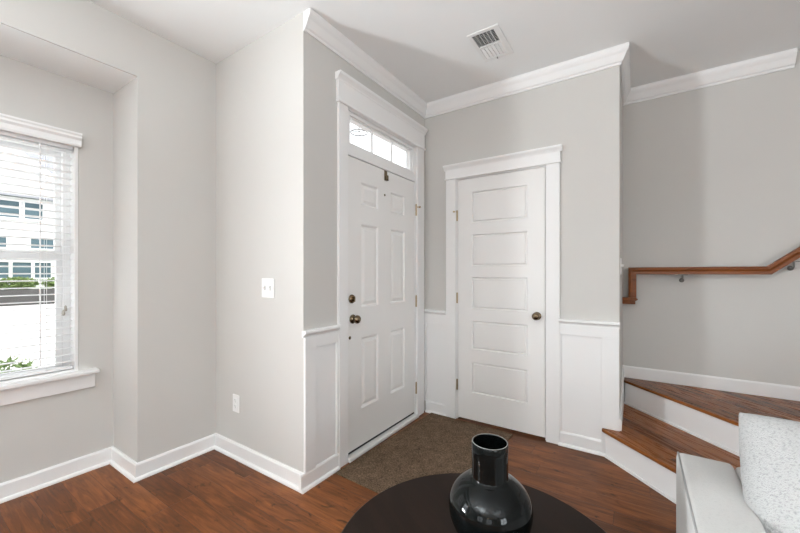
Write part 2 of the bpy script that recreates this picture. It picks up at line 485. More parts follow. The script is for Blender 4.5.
# ---- front door : u = world Y, outward (-y local) = +X
FD = Matrix(((0, -1, 0, XD - .004), (1, 0, 0, 1.760), (0, 0, 1, .046), (0, 0, 0, 1)))   # local x->Y, local y->-X
fw, fh = .862, 1.976
pan = []
for a, b in ((1.905 - 1.76, 2.105 - 1.76), (2.262 - 1.76, 2.466 - 1.76)):
    for c, d in ((.300 - .046, .792 - .046), (1.003 - .046, 1.583 - .046), (1.712 - .046, 1.874 - .046)):
        pan.append((a, b, c, d))
door1 = struct('door_1', panel_slab(fw, fh, .044, pan, EDGE), M_DOOR)
door1.matrix_world = FD
def dpart(name, bm, mat, dest, **kw):
    o = obj(name, bm, mat, dest, **kw); o.matrix_parent_inverse = dest.matrix_world.inverted() if dest.rotation_euler[2] else Matrix.Identity(4)
    o.matrix_parent_inverse = FD_INV if dest is door1 else o.matrix_parent_inverse
    return o
FD_INV = FD.inverted()
fx = XD - .004
def knob(name, y, z, x=fx):
    bm = BM()
    lathe(bm, [(0, 0), (.031, 0), (.031, .005), (.026, .010), (.015, .013), (.014, .022), (.018, .026), (.025, .031), (.0285, .040), (.027, .050), (.020, .058), (.010, .062), (0, .0625)], 28, axis='X', org=(x, y, z))
    return bm
k = dpart('door_knob', knob('k', 1.816, .932), M_BRASS, door1, smooth=True)
bm = lathe(BM(), [(0, 0), (.030, 0), (.030, .006), (.025, .014), (.016, .017), (0, .017)], 28, axis='X', org=(fx, 1.806, 1.068))
d = dpart('deadbolt', bm, M_BRASS, door1, smooth=True)
t_ = dpart('thumb_turn', boxes((fx + .017, fx + .032, 1.801, 1.811, 1.050, 1.086)), M_BRASS, door1, bevel=.003)
bm = lathe(BM(), [(0, 0), (.011, 0), (.011, .003), (.006, .004), (0, .004)], 20, axis='X', org=(fx, 1.788, .809))
dpart('latch_cover', bm, M_BRASS, door1, smooth=True)
bm = lathe(BM(), [(0, 0), (.008, 0), (.008, .003), (.004, .0035), (0, .002)], 16, axis='X', org=(fx, 2.183, 1.834))
dpart('peephole', bm, M_BRASS, door1, smooth=True)
bm = boxes((fx - .001, fx + .004, 2.178, 2.212, 1.945, 2.020), (fx + .003, fx + .020, 2.182, 2.208, 1.945, 1.953), (fx + .016, fx + .020, 2.182, 2.208, 1.945, 1.985))
dpart('wreath_hook', bm, M_BRASS, door1, bevel=.001)
for z in (1.782, .995, .245):
    bm = BM()
    tube(bm, [(XD + .006, 2.632, z - .045), (XD + .006, 2.632, z + .045)], .0075, 12)
    lathe(bm, [(0, .045), (.006, .045), (.007, .050), (.003, .056), (0, .057)], 10, org=(XD + .006, 2.632, z))
    if z > 1.5:
        tube(bm, [(XD + .006, 2.632, z + .030), (XD + .030, 2.650, z + .030)], .005, 8)
        lathe(bm, [(0, 0), (.009, 0), (.009, .012), (0, .012)], 10, axis='X', org=(XD + .025, 2.651, z + .030))
    dpart('hinge', bm, M_HINGE, door1)
dpart('door_sweep', boxes((fx - .040, fx - .004, 1.762, 2.620, .030, .0455)), M_RUBBER, door1)

# threshold, frame, casing, header of the front door, one trim run each
struct('trim_8', boxes((XD - T, XD + .035, 1.747, 2.635, 0, .026)), paint('threshold_white', (.72, .71, .69), .4, 0), bevel=.006)
bm = BM()
cf = .020
# jambs and the rail between door and transom
box(bm, XD - .085, XD, 1.735, 1.755, 0, 2.345); box(bm, XD - .085, XD, 2.627, 2.645, 0, 2.345)
box(bm, XD - .085, XD, 1.755, 2.627, 2.325, 2.345)
box(bm, XD - .085, XD - .002, 1.755, 2.627, 2.030, 2.095)
box(bm, XD - .085, XD - .060, 1.755, 1.766, 0, 2.03); box(bm, XD - .085, XD - .060, 2.616, 2.627, 0, 2.03)   # stops
box(bm, XD - .085, XD - .060, 1.766, 2.616, 2.020, 2.03)
struct('trim_9', bm, M_TRIM, bevel=.002)
bm = BM()
box(bm, XD, XD + cf, 1.663, 1.747, 0, 2.330); box(bm, XD, XD + cf, 2.638, 2.745, 0, 2.330)
box(bm, XD, XD + cf + .002, 1.655, 2.752, 2.345, 2.470)
sweep_xy(bm, [(XD, 1.652), (XD, 2.757)], [(0, 2.330), (.030, 2.330), (.033, 2.3375), (.030, 2.345), (0, 2.345)], -1)
sweep_xy(bm, [(XD, 1.645), (XD, 2.764)], [(0, 2.470), (.024, 2.470), (.027, 2.482), (.036, 2.492), (.045, 2.500), (.048, 2.508), (.048, 2.518), (0, 2.518)], -1)
struct('trim_10', bm, M_TRIM, bevel=.0015)
# transom window
GX = XD - .034
bm = BM()
y0, y1, z0, z1 = 1.807, 2.575, 2.122, 2.284
for (a, b, c, d_, dx) in ((1.757, 2.625, 2.096, 2.110, -.006), (1.757, 2.625, 2.300, 2.324, -.006), (1.757, 1.790, 2.11, 2.30, -.006), (2.592, 2.625, 2.11, 2.30, -.006)):
    box(bm, GX - .03, XD + dx, a, b, c, d_)
for (a, b, c, d_, dx) in ((1.790, 2.592, 2.110, z0, -.018), (1.790, 2.592, z1, 2.300, -.018), (1.790, y0, z0, z1, -.018), (y1, 2.592, z0, z1, -.018)):
    box(bm, GX - .03, XD + dx, a, b, c, d_)
win3 = struct('window_3', bm, M_TRIM, bevel=.002)
obj('pane', boxes((GX - .006, GX - .002, y0 - .004, y1 + .004, z0 - .004, z1 + .004)), M_GLASS, win3)
obj('muntin', boxes((GX - .010, XD - .027, 2.056, 2.070, z0, z1), (GX - .010, XD - .027, 2.311, 2.325, z0, z1)), M_TRIM, win3, bevel=.003)

# ---- closet door
cw, ch = .700, 2.012
CDX, CDZ = -1.264, .018
pan = [(-1.140 - CDX, -.690 - CDX, a - CDZ, b - CDZ) for a, b in ((.244, .500), (.607, .845), (.945, 1.208), (1.300, 1.562), (1.660, 1.918))]
door2 = struct('door_2', panel_slab(cw, ch, .036, pan, EDGE2), M_DOOR)
door2.location = (CDX, YC + .003, CDZ)
bm = lathe(BM(), [(0, 0), (.031, 0), (.031, .005), (.026, .010), (.015, .013), (.014, .022), (.018, .026), (.025, .031), (.0285, .040), (.027, .050), (.020, .058), (.010, .062), (0, .0625)], 28, axis='-Y', org=(-.620 - CDX, 0, .919 - CDZ))
obj('door_knob', bm, M_BRASS, door2, smooth=True)
for z in (1.730, 1.030, .294):
    bm = BM()
    zz = z - CDZ
    tube(bm, [(-.006, -.006, zz - .045), (-.006, -.006, zz + .045)], .0075, 12)
    if z > 1.5:
        tube(bm, [(-.006, -.006, zz + .032), (-.024, -.028, zz + .032)], .0045, 8)
        lathe(bm, [(0, -.006), (.009, -.006), (.009, .006), (0, .006)], 10, org=(-.025, -.029, zz + .032))
    obj('hinge', bm, M_HINGE, door2)
bm = BM()
box(bm, CO[0], -1.268, YC, YC + .11, 0, 2.05); box(bm, -.560, CO[1], YC, YC + .11, 0, 2.05); box(bm, -1.268, -.560, YC, YC + .11, 2.034, 2.05)
box(bm, -1.268, -1.256, YC + .045, YC + .11, 0, 2.034); box(bm, -.572, -.560, YC + .045, YC + .11, 0, 2.034)
struct('trim_11', bm, M_TRIM, bevel=.0015)
bm = BM()
box(bm, -1.367, -1.276, YC - cf, YC, 0, 2.040); box(bm, -.552, -.460, YC - cf, YC, 0, 2.040)
box(bm, -1.372, -.455, YC - cf - .002, YC, 2.052, 2.122)
sweep_xy(bm, [(-1.377, YC), (-.450, YC)], [(0, 2.040), (.028, 2.040), (.031, 2.046), (.028, 2.052), (0, 2.052)], -1)
sweep_xy(bm, [(-1.385, YC), (-.442, YC)], [(0, 2.122), (.024, 2.122), (.027, 2.130), (.036, 2.140), (.045, 2.147), (.048, 2.153), (.048, 2.163), (0, 2.163)], -1)
struct('trim_12', bm, M_TRIM, bevel=.0015)
# dark closet interior floor edge under the door is just the real closet space behind it
struct('wall_closet_inside', boxes((-1.5876, XE - .11, YB, YB + .1, 0, H)), M_WALL)

# ------------------------------------------------------------------ bay window 1
a, b, c, d_ = W1
def bay_window(name, a, b, c, d_):
    bm = BM()
    # drywall-liner frame
    box(bm, XN - T, XN + .004, a, a + .018, c, d_); box(bm, XN - T, XN + .004, b - .018, b, c, d_)
    box(bm, XN - T, XN + .004, a + .018, b - .018, d_ - .018, d_)
    box(bm, XN - T, XN, a + .018, b - .018, c, c + .02)
    # vinyl frame
    xo, xi = XN - .13, XN - .075
    box(bm, xo, xi, a + .018, a + .055, c + .02, d_ - .018); box(bm, xo, xi, b - .055, b - .018, c + .02, d_ - .018)
    box(bm, xo, xi, a + .055, b - .055, c + .02, c + .024); box(bm, xo, xi, a + .055, b - .055, d_ - .045, d_ - .018)
    w = struct(name, bm, M_TRIM, bevel=.002)
    mz = 1.345
    for (z0, z1, x0, nm) in ((c + .0245, mz + .03, XN - .100, 'lower_sash'), (mz - .03, d_ - .045, XN - .125, 'upper_sash')):
        rb = .022 if nm == 'lower_sash' else .05
        bm = boxes((x0, x0 + .022, a + .055, a + .085, z0, z1), (x0, x0 + .022, b - .085, b - .055, z0, z1),
                   (x0, x0 + .022, a + .085, b - .085, z0, z0 + rb), (x0, x0 + .022, a + .085, b - .085, z1 - .05, z1))
        s_ = obj(nm, bm, M_TRIM, w, bevel=.003)
        obj('pane', boxes((x0 + .009, x0 + .013, a + .081, b - .081, z0 + rb - .004, z1 - .046)), M_GLASS, s_)
    obj('sill', boxes((XN - .02, XN + .055, a - .10, b + .092, c - .018, c + .006)), M_TRIM, w, bevel=.006)
    obj('apron', boxes((XN, XN + .018, a - .085, b + .080, c - .108, c - .018)), M_TRIM, w, bevel=.003)
    return w
bay_window('window_1', *W1)
bay_window('window_2', *W2)

# venetian blind, hung inside the opening
bl = empty('window_blind', (XN - .03, .254, 2.0))
tag(bl, 'white faux wood venetian blind with open slats hanging in the bay window', 'blind')
ba, bb_ = a + .024, b - .024
prof = [(XN - .045, 2.020), (XN + .030, 2.020), (XN + .036, 2.030), (XN + .036, 2.050), (XN + .046, 2.065), (XN + .046, 2.078), (XN + .052, 2.088), (XN + .052, 2.098), (XN + .004, 2.098), (XN + .004, 2.062), (XN - .045, 2.056)]
bm = BM()
ya, yb = a - .02, b + .008
prof = [(XN + .004, 2.018), (XN + .030, 2.018), (XN + .034, 2.030), (XN + .034, 2.055), (XN + .044, 2.068), (XN + .044, 2.080), (XN + .050, 2.088), (XN + .050, 2.098), (XN + .004, 2.098)]
v0 = [bm.verts.new((x, ya, z)) for x, z in prof]; v1 = [bm.verts.new((x, yb, z)) for x, z in prof]
bm.faces.new(v0); bm.faces.new(v1[::-1])
for i in range(len(prof)): bm.faces.new((v0[i], v0[(i + 1) % len(prof)], v1[(i + 1) % len(prof)], v1[i]))
keep(obj('valance', bm, M_BLIND), bl)
keep(obj('headrail', boxes((XN - .058, XN - .004, ba, bb_, 2.000, 2.040)), M_BLIND), bl)
bm = BM()
pitch, sd_, tilt = .0415, .050, R(4)
z = .700
xm = XN - .030
while z < 1.99:
    for k in range(3):
        pass
    hw = sd_ / 2
    dx, dz = hw * math.cos(tilt), hw * math.sin(tilt)
    th = .0036
    p = [(xm - dx, z - dz), (xm, z + .0025), (xm + dx, z + dz), (xm + dx, z + dz - th), (xm, z + .0025 - th), (xm - dx, z - dz - th)]
    v0 = [bm.verts.new((x, ba, zz)) for x, zz in p]; v1 = [bm.verts.new((x, bb_, zz)) for x, zz in p]
    bm.faces.new(v0); bm.faces.new(v1[::-1])
    for i in range(6): bm.faces.new((v0[i], v0[(i + 1) % 6], v1[(i + 1) % 6], v1[i]))
    z += pitch
keep(obj('slats', bm, M_BLIND), bl)
keep(obj('bottom_rail', boxes((xm - .026, xm + .026, ba, bb_, .655, .672)), M_BLIND, bevel=.004), bl)
for yy in (a + .14, b - .14):
    bm = BM()
    for x in (xm - .0262, xm + .0262): tube(bm, [(x, yy, .66), (x, yy, 2.0)], .0011, 6)
    keep(obj('ladder_cord', bm, M_BLIND), bl)
bm = BM()
tube(bm, [(XN + .008, b - .17, 2.0), (XN + .010, b - .17, .70)], .0035, 8)
keep(obj('tilt_wand', bm, M_BLIND), bl)
bm = BM()
tube(bm, [(XN + .006, b - .060, 2.0), (XN + .008, b - .060, 1.045)], .0012, 6)
tube(bm, [(XN + .010, b - .072, 2.0), (XN + .010, b - .068, 1.02)], .0012, 6)
pc = keep(obj('pull_cord', bm, M_BLIND), bl)
bm = lathe(BM(), [(0, 0), (.007, .002), (.009, .012), (.006, .030), (.003, .036), (0, .037)], 12, org=(XN + .008, b - .060, 1.010))
lathe(bm, [(0, 0), (.007, .002), (.009, .012), (.006, .030), (.003, .036), (0, .037)], 12, org=(XN + .010, b - .070, .985))
ts = obj('cord_tassel', bm, paint('taupe_plastic', (.42, .39, .34), .4, 0), smooth=True)
ts.parent = pc

# ------------------------------------------------------------------ electrical plates
def plate(bm, x0, x1, z0, z1, y): box(bm, x0, x1, y - .006, y, z0, z1); return bm
sp = empty('light_switch', (-1.9075, YS, 1.148))
tag(sp, 'white double toggle light switch plate on the grey wall left of the front door', 'light switch')
keep(obj('wall_plate', plate(BM(), -1.968, -1.847, 1.088, 1.209, YS), M_PLASTIC, bevel=.003), sp)
for x in (-1.934, -1.881):
    o = keep(obj('switch_frame', boxes((x - .007, x + .007, YS - .0068, YS - .0055, 1.134, 1.163)), paint('plate_slot', (.55, .55, .54), .5, 0)), sp)
    bm = BM()
    v = [bm.verts.new(p) for p in ((x - .0045, YS - .006, 1.141), (x + .0045, YS - .006, 1.141), (x + .0045, YS - .006, 1.157), (x - .0045, YS - .006, 1.157),
                                   (x - .004, YS - .018, 1.152), (x + .004, YS - .018, 1.152), (x + .004, YS - .017, 1.160), (x - .004, YS - .017, 1.160))]
    for f in ((0, 1, 5, 4), (1, 2, 6, 5), (2, 3, 7, 6), (3, 0, 4, 7), (4, 5, 6, 7), (3, 2, 1, 0)): bm.faces.new([v[i] for i in f])
    keep(obj('toggle', bm, M_PLASTIC), sp)
op = empty('power_outlet', (-2.252, YS, .361))
tag(op, 'white duplex power outlet low on the wall beneath the light switch', 'outlet')
keep(obj('wall_plate', plate(BM(), -2.288, -2.216, .302, .420, YS), M_PLASTIC, bevel=.003), op)
for z in (.341, .381):
    bm = BM()
    lathe(bm, [(0, 0), (.0165, 0), (.0165, .0025), (.015, .003), (0, .003)], 20, axis='-Y', org=(-2.252, YS - .0055, z))
    rc = keep(obj('receptacle', bm, M_PLASTIC), op)
    o = obj('slots', boxes((-2.2595, -2.2575, YS - .0089, YS - .008, z, z + .009), (-2.2465, -2.2445, YS - .0089, YS - .008, z + .001, z + .009), (-2.254, -2.250, YS - .0089, YS - .008, z - .010, z - .006)), M_DARK)
    o.parent = rc
# switch on the end wall by the stair, seen edge on
s2 = empty('stair_light_switch', (XE, 2.96, 1.29))
tag(s2, 'white light switch seen edge on, on the closet end wall beside the handrail', 'light switch')
keep(obj('wall_plate', boxes((XE, XE + .006, 2.925, 2.995, 1.232, 1.348)), M_PLASTIC, bevel=.002), s2)
keep(obj('toggle', boxes((XE + .006, XE + .020, 2.955, 2.965, 1.287, 1.303)), M_PLASTIC, bevel=.002), s2)

# ------------------------------------------------------------------ ceiling air register
vt = empty('ceiling_vent', ((vx0 + vx1) / 2, (vy0 + vy1) / 2, H))
tag(vt, 'white two way air register in the ceiling in front of the closet door', 'air vent')
bm = BM()
X0, X1, Y0, Y1 = vx0 - .024, vx1 + .038, vy0 - .026, vy1 + .030
for q in ((X0, X1, Y0, vy0), (X0, X1, vy1, Y1), (X0, vx0, vy0, vy1), (vx1, X1, vy0, vy1)): box(bm, q[0], q[1], q[2], q[3], H - .005, H)
ym = (vy0 + vy1) / 2
box(bm, vx0, vx1, ym - .007, ym + .007, H - .005, H)
keep(obj('frame', bm, M_PLASTIC, bevel=.002), vt)
for nm, ya, yb, sgn in (('near_louvers', vy0 + .004, ym - .008, 1), ('far_louvers', ym + .008, vy1 - .004, -1)):
    bm = BM()
    y = ya
    while y < yb - .005:
        dd = .019 if sgn > 0 else .011
        p = [(y + (0 if sgn > 0 else dd), H - .004), (y + (dd if sgn > 0 else 0), H + (.009 if sgn > 0 else .012))]
        (ya1, za1), (yb1, zb1) = p
        v = [bm.verts.new((x, yy, zz)) for x in (vx0, vx1) for yy, zz in ((ya1, za1), (yb1, zb1), (yb1, zb1 + .0015), (ya1, za1 + .0015))]
        for f in ((0, 1, 2, 3), (7, 6, 5, 4), (0, 4, 5, 1), (1, 5, 6, 2), (2, 6, 7, 3), (3, 7, 4, 0)): bm.faces.new([v[i] for i in f])
        y += .0145
    # cross ribs
    for i in range(1, 6):
        x = vx0 + (vx1 - vx0) * i / 6
        box(bm, x - .001, x + .001, ya, yb, H - .005, H + .001)
    keep(obj(nm, bm, M_PLASTIC), vt)
keep(obj('duct', boxes((vx0, vx1, vy0, vy1, H + .06, H + .065), (vx0 - .004, vx0, vy0, vy1, H + .001, H + .06), (vx1, vx1 + .004, vy0, vy1, H + .001, H + .06),
                       (vx0, vx1, vy0 - .004, vy0, H + .001, H + .06), (vx0, vx1, vy1, vy1 + .004, H + .001, H + .06)), M_DUCT), vt)
keep(obj('damper_lever', boxes(((vx0 + vx1) / 2 - .003, (vx0 + vx1) / 2 + .003, vy1 + .004, vy1 + .016, H - .014, H - .007)), M_NICKEL), vt)

# ------------------------------------------------------------------ staircase (winder steps)
st = empty('staircase', (-.09, 2.9, 0))
tag(st, 'winder staircase with glossy brown wood treads and white risers beside the closet wall', 'staircase')
R1a, R1b = Vector((-.172, 2.764)), Vector((.380, 2.222))
R2a, R2b = Vector((-.074, 3.387)), Vector((1.02, 2.222))
dirn = Vector((1, -1)).normalized()
def wedge(bm, p, z0, z1): return prism(bm, p, z0, z1)
YF = 2.222
# risers (white)
r1 = BM(); prism(r1, [(-.158, 2.7755), (-.172, 2.7665), tuple(R1b), (R1b.x + .02, R1b.y)], 0, .168)
prism(r1, [(-.172, 2.7665), (-.178, 2.7605), (R1b.x - .010, R1b.y), tuple(R1b)], 0, .016)
keep(obj('riser', r1, M_TRIM), st)
T1 = [(-.190, 2.757), (-.206, 2.7800), (XE, 2.7805), (XE, YB), (XE + .06, YB), (1.08, YF - .03), (R1b.x - .018, YF - .03)]
bm = prism(BM(), [(-.193, 2.752), (-.193, 2.7755), (XE + .0015, 2.7755), (XE + .0015, 3.425), (-.06, 3.425), (1.06, YF), (R1b.x - .026, YF)], .168, .190)
keep(obj('tread', bm, M_TREAD, bevel=.006), st)
sl = (R2b - R2a)
def on2(t, off=0):
    n_ = Vector((sl.y, -sl.x)).normalized()      # towards viewer / lower left
    p = R2a + sl * t + n_ * off
    return (p.x, p.y)
r2 = BM(); prism(r2, [on2(0), on2(1), on2(1, -.02), on2(0, -.02)], .190, .360)
prism(r2, [on2(0, .008), on2(1, .008), on2(1), on2(0)], .190, .204)
keep(obj('riser', r2, M_TRIM), st)
bm = prism(BM(), [on2(-.005, .012), on2(1, .012), (1.30, YF), (1.30, YB - .001), (XE + .002, YB - .001), (XE + .002, 3.43)], .360, .380)
keep(obj('tread', bm, M_TREAD, bevel=.006), st)
for i in range(3):
    x = 1.05 + i * .26; z = .38 + i * .19
    keep(obj('riser', boxes((x, x + .02, YF, YB - .001, z, z + .164), (x + .02, x + .26, YF, YF + .02, 0, z + .164)), M_TRIM), st)
    keep(obj('tread', boxes((x - .028, x + .30, YF, YB - .001, z + .164, z + .19)), wood_mat('straight_tread_oak', ((0.035, 0.011, 0.004), (0.135, 0.042, 0.011), (0.27, 0.092, 0.024)), 0.11, 3.0, R(90), 0.25, seam=.25, hue_var=.28, knots=False), bevel=.006), st)
# closed side towards the living room
bm = BM()
prism(bm, [(R1b.x + .02, YF), (1.05, YF), (1.05, YF + .02), (R1b.x + .02, YF + .02)], 0, .168)
keep(obj('stringer', bm, M_TRIM), st)
keep(obj('end_panel', boxes((1.832, 1.85, YF, YB - .001, 0, .924)), M_TRIM), st)
# skirt board on the closet end wall
bm = BM()
pts = [(2.7795, .1905), (YB - .001, .1905), (YB - .001, .480), (3.42, .476), (2.7795, .262)]
a_ = [bm.verts.new((XE, y, z)) for y, z in pts]; b_ = [bm.verts.new((XE + .012, y, z)) for y, z in pts]
bm.faces.new(a_); bm.faces.new(b_[::-1])
for i in range(5): bm.faces.new((a_[i], a_[(i + 1) % 5], b_[(i + 1) % 5], b_[i]))
struct('trim_13', bm, M_TRIM)

# ------------------------------------------------------------------ handrail on the back wall
hr = empty('handrail', (.3, 3.42, 1.26))
tag(hr, 'brown wooden handrail on the stair wall, level and then rising to the right', 'handrail')
def rail_sweep(path, prof):
    """path in XZ on Y=3.40; prof = (across in plane, across in Y)"""
    bm = BM(); pts = [Vector((x, z)) for x, z in path]; cols = []
    for i in range(len(pts)):
        def nr(a, b):
            d = (b - a).normalized(); return Vector((-d.y, d.x))
        if i == 0: m = nr(pts[0], pts[1])
        elif i == len(pts) - 1: m = nr(pts[-2], pts[-1])
        else:
            n1, n2 = nr(pts[i - 1], pts[i]), nr(pts[i], pts[i + 1]); m = (n1 + n2) / (1 + n1.dot(n2))
        cols.append([bm.verts.new((pts[i].x + m.x * o, 3.417 + q, pts[i].y + m.y * o)) for o, q in prof])
    k = len(prof)
    for a, b in zip(cols[:-1], cols[1:]):
        for j in range(k): bm.faces.new((a[j], a[(j + 1) % k], b[(j + 1) % k], b[j]))
    bm.faces.new(cols[0]); bm.faces.new(cols[-1][::-1])
    return bm
RP = [(.026, -.020), (.029, -.010), (.029, .012), (.026, .022), (.010, .026), (-.004, .020), (-.026, .020), (-.026, -.018), (-.004, -.018), (.010, -.025)]
keep(obj('rail', rail_sweep([(.762, 1.255), (1.75, 2.03)][:1] + [(1.75, 2.03)], RP), M_RAIL), hr) if False else None
keep(obj('rail', rail_sweep([(-.023, 1.045), (-.023, 1.258), (.757, 1.258), (1.75, 2.09)], RP), M_RAIL, bevel=.002), hr)
bm = BM()
box(bm, XE, .004, 3.382, 3.442, 1.020, 1.046); box(bm, XE, -.004, 3.388, 3.436, .992, 1.020); box(bm, XE, .012, 3.376, 3.448, 1.026, 1.036)
keep(obj('wall_return', bm, M_RAIL, bevel=.003), hr)
for x, z in ((.293, 1.226), (.875, 1.315)):
    bm = BM()
    lathe(bm, [(0, 0), (.017, 0), (.016, .005), (.009, .008), (0, .008)], 18, axis='-Y', org=(x, YB, z - .040))
    tube(bm, [(x, YB - .006, z - .040), (x, YB - .045, z - .040), (x, YB - .062, z - .030), (x, YB - .065, z + .004)], .006, 10)
    box(bm, x - .03, x + .03, YB - .075, YB - .055, z + .000, z + .006)
    keep(obj('bracket', bm, M_NICKEL, smooth=False), hr)

# ------------------------------------------------------------------ door mat
def mat_mesh():
    m, nt, p = new_mat('brown_ribbed_mat')
    L = nt.links.new
    tc = N(nt, 'ShaderNodeTexCoord')
    n = N(nt, 'ShaderNodeTexNoise'); n.inputs['Scale'].default_value = 130; n.inputs['Detail'].default_value = 4; n.inputs['Roughness'].default_value = .7
    n2 = N(nt, 'ShaderNodeTexNoise'); n2.inputs['Scale'].default_value = 14; n2.inputs['Detail'].default_value = 3
    L(tc.outputs['Object'], n.inputs['Vector']); L(tc.outputs['Object'], n2.inputs['Vector'])
    ad = N(nt, 'ShaderNodeMath', operation='MULTIPLY_ADD'); ad.inputs[1].default_value = .25
    L(n2.outputs['Fac'], ad.inputs[0]); L(n.outputs['Fac'], ad.inputs[2])
    r = N(nt, 'ShaderNodeValToRGB'); L(ad.outputs[0], r.inputs['Fac'])
    e = r.color_ramp.elements
    e[0].position = .42; e[0].color = (.020, .012, .007, 1); e[1].position = .86; e[1].color = (.23, .155, .10, 1)
    L(r.outputs[0], p.inputs['Base Color']); p.inputs['Roughness'].default_value = .95; p.inputs['Specular IOR Level'].default_value = .1
    b = N(nt, 'ShaderNodeBump'); b.inputs['Strength'].default_value = .9; b.inputs['Distance'].default_value = .004
    L(n.outputs['Fac'], b.inputs['Height']); L(b.outputs[0], p.inputs['Normal'])
    return m
M_MAT = mat_mesh()
mt = empty('door_mat', (-1.165, 2.175, 0))
tag(mt, 'brown rectangular textured door mat on the wood floor before the front door', 'mat')
mt.rotation_euler = (0, 0, R(-2.0))
hx, hy = .360, .580
obj('pile', boxes((-hx + .05, hx - .05, -hy + .05, hy - .05, .001, .012)), M_MAT, mt, bevel=.003)
bm = boxes((-hx, hx, -hy, -hy + .05, .001, .009), (-hx, hx, hy - .05, hy, .001, .009), (-hx, -hx + .05, -hy + .05, hy - .05, .001, .009), (hx - .05, hx, -hy + .05, hy - .05, .001, .009))
obj('border', bm, M_MAT, mt)

# ------------------------------------------------------------------ coffee table
TZ = .43
tb = empty('coffee_table', (-.370, .976, 0))
tag(tb, 'round dark espresso wood coffee table with the black vase on it', 'table')
bm = lathe(BM(), [(0, TZ - .030), (.405, TZ - .030), (.424, TZ - .022), (.4295, TZ - .010), (.4285, TZ - .003), (.424, TZ), (0, TZ)], 96)
obj('table_top', bm, M_TABLE, tb, smooth=False)
obj('apron', lathe(BM(), [(.30, TZ - .085), (.33, TZ - .085), (.33, TZ - .030), (.30, TZ - .030), (.30, TZ - .085)], 64), M_TABLE, tb)
for i in range(4):
    an = R(45 + 90 * i + 10)
    bm = BM()
    tube(bm, [(.305 * math.cos(an), .305 * math.sin(an), TZ - .031), (.345 * math.cos(an), .345 * math.sin(an), 0.0)], [.024, .014], 14)
    obj('leg', bm, M_TABLE, tb)

# ------------------------------------------------------------------ glass vase
def vase_mat():
    m, nt, p = new_mat('smoky_black_glass')
    p.inputs['Base Color'].default_value = (.003, .004, .004, 1)
    p.inputs['Roughness'].default_value = .005
    p.inputs['IOR'].default_value = 1.33
    tc = N(nt, 'ShaderNodeTexCoord'); n = N(nt, 'ShaderNodeTexNoise'); n.inputs['Scale'].default_value = 9
    nt.links.new(tc.outputs['Object'], n.inputs['Vector'])
    b = N(nt, 'ShaderNodeBump'); b.inputs['Strength'].default_value = .006; b.inputs['Distance'].default_value = .004
    nt.links.new(n.outputs['Fac'], b.inputs['Height']); nt.links.new(b.outputs[0], p.inputs['Normal'])
    tr = N(nt, 'ShaderNodeBsdfTransparent'); tr.inputs['Color'].default_value = (.42, .45, .43, 1)
    fr = N(nt, 'ShaderNodeLayerWeight'); fr.inputs['Blend'].default_value = .5
    mx = N(nt, 'ShaderNodeMixShader'); mx.inputs[0].default_value = .92
    nt.links.new(tr.outputs[0], mx.inputs[1]); nt.links.new(p.outputs[0], mx.inputs[2])
    nt.links.new(mx.outputs[0], nt.nodes['Material Output'].inputs['Surface'])
    return m
M_VASE = vase_mat()
vs = empty('glass_vase', (-.3596, 1.020, TZ + .0005))
tag(vs, 'glossy black glass vase with round body and straight neck on the coffee table', 'vase')
RB, RN = .1205, .0525
cz, hu, hl = .128, .094, .124
outer = [(0, .002), (.034, 0)]
for i in range(0, 30):
    t = -74 + (74 + 63.5) * i / 29
    outer.append((RB * math.cos(R(t)), cz + (hu if t > 0 else hl) * math.sin(R(t))))
outer += [(.0530, .2135), (RN, .218), (RN, .260), (RN, .3135), (RN - .0008, .3150)]
inner = [(RN - .0038, .3150), (RN - .0045, .312), (RN - .0045, .208), (.056, .203)]
for i in range(0, 14):
    t = 58 - 130 * i / 13
    inner.append(((RB - .005) * math.cos(R(t)), cz + ((hu if t > 0 else hl) - .006) * math.sin(R(t))))
inner += [(0, .010)]
obj('body', lathe(BM(), outer + inner, 72), M_VASE, vs, smooth=True)
bm = lathe(BM(), [(RN - .0034, .3148), (RN - .0022, .3160), (RN - .0010, .3150), (RN - .0022, .3142), (RN - .0034, .3148)], 72)
m, nt, p = new_mat('glass_rim'); p.inputs['Base Color'].default_value = (.30, .30, .28, 1); p.inputs['Roughness'].default_value = .08
obj('rim', bm, m, vs, smooth=True)

# ------------------------------------------------------------------ sofa and pillow
sf = empty('sofa', (1.0, 1.15, 0))
tag(sf, 'light grey fabric sofa with square arm in front of the stairs', 'sofa')
def rbox(x0, x1, y0, y1, z0, z1, r=.03, seg=4, puff=0.0):
    bm = box(BM(), x0, x1, y0, y1, z0, z1)
    bmesh.ops.subdivide_edges(bm, edges=bm.edges[:], cuts=5, use_grid_fill=True)
    cx, cy, cz_ = (x0 + x1) / 2, (y0 + y1) / 2, (z0 + z1) / 2
    hx_, hy_, hz_ = (x1 - x0) / 2, (y1 - y0) / 2, (z1 - z0) / 2
    if puff:
        for v in bm.verts:
            a, b, c = (v.co.x - cx) / hx_, (v.co.y - cy) / hy_, (v.co.z - cz_) / hz_
            if abs(a) > .99: v.co.x += math.copysign(puff * (1 - b * b) * (1 - c * c), a)
            if abs(b) > .99: v.co.y += math.copysign(puff * (1 - a * a) * (1 - c * c), b)
            if abs(c) > .99: v.co.z += math.copysign(puff * (1 - a * a) * (1 - b * b), c)
    return bm
AX0, AX1, AY0, AY1, AZ = .119, .270, .66, 1.606, .608
def spart(name, bm, mat, bev=.02, seg=4):
    return keep(obj(name, bm, mat, bevel=bev, seg=seg, smooth=True), sf)
arm = spart('arm', rbox(AX0, AX1, AY0, AY1, .10, AZ, puff=.006), M_SOFA, .016)
bm = BM()
e = .006
tube(bm, [(AX0 + e, AY0 + .02, AZ - e + .002), (AX0 + e, AY1 - e, AZ - e + .002), (AX0 + e, AY1 - e, .11)], .0035, 8)
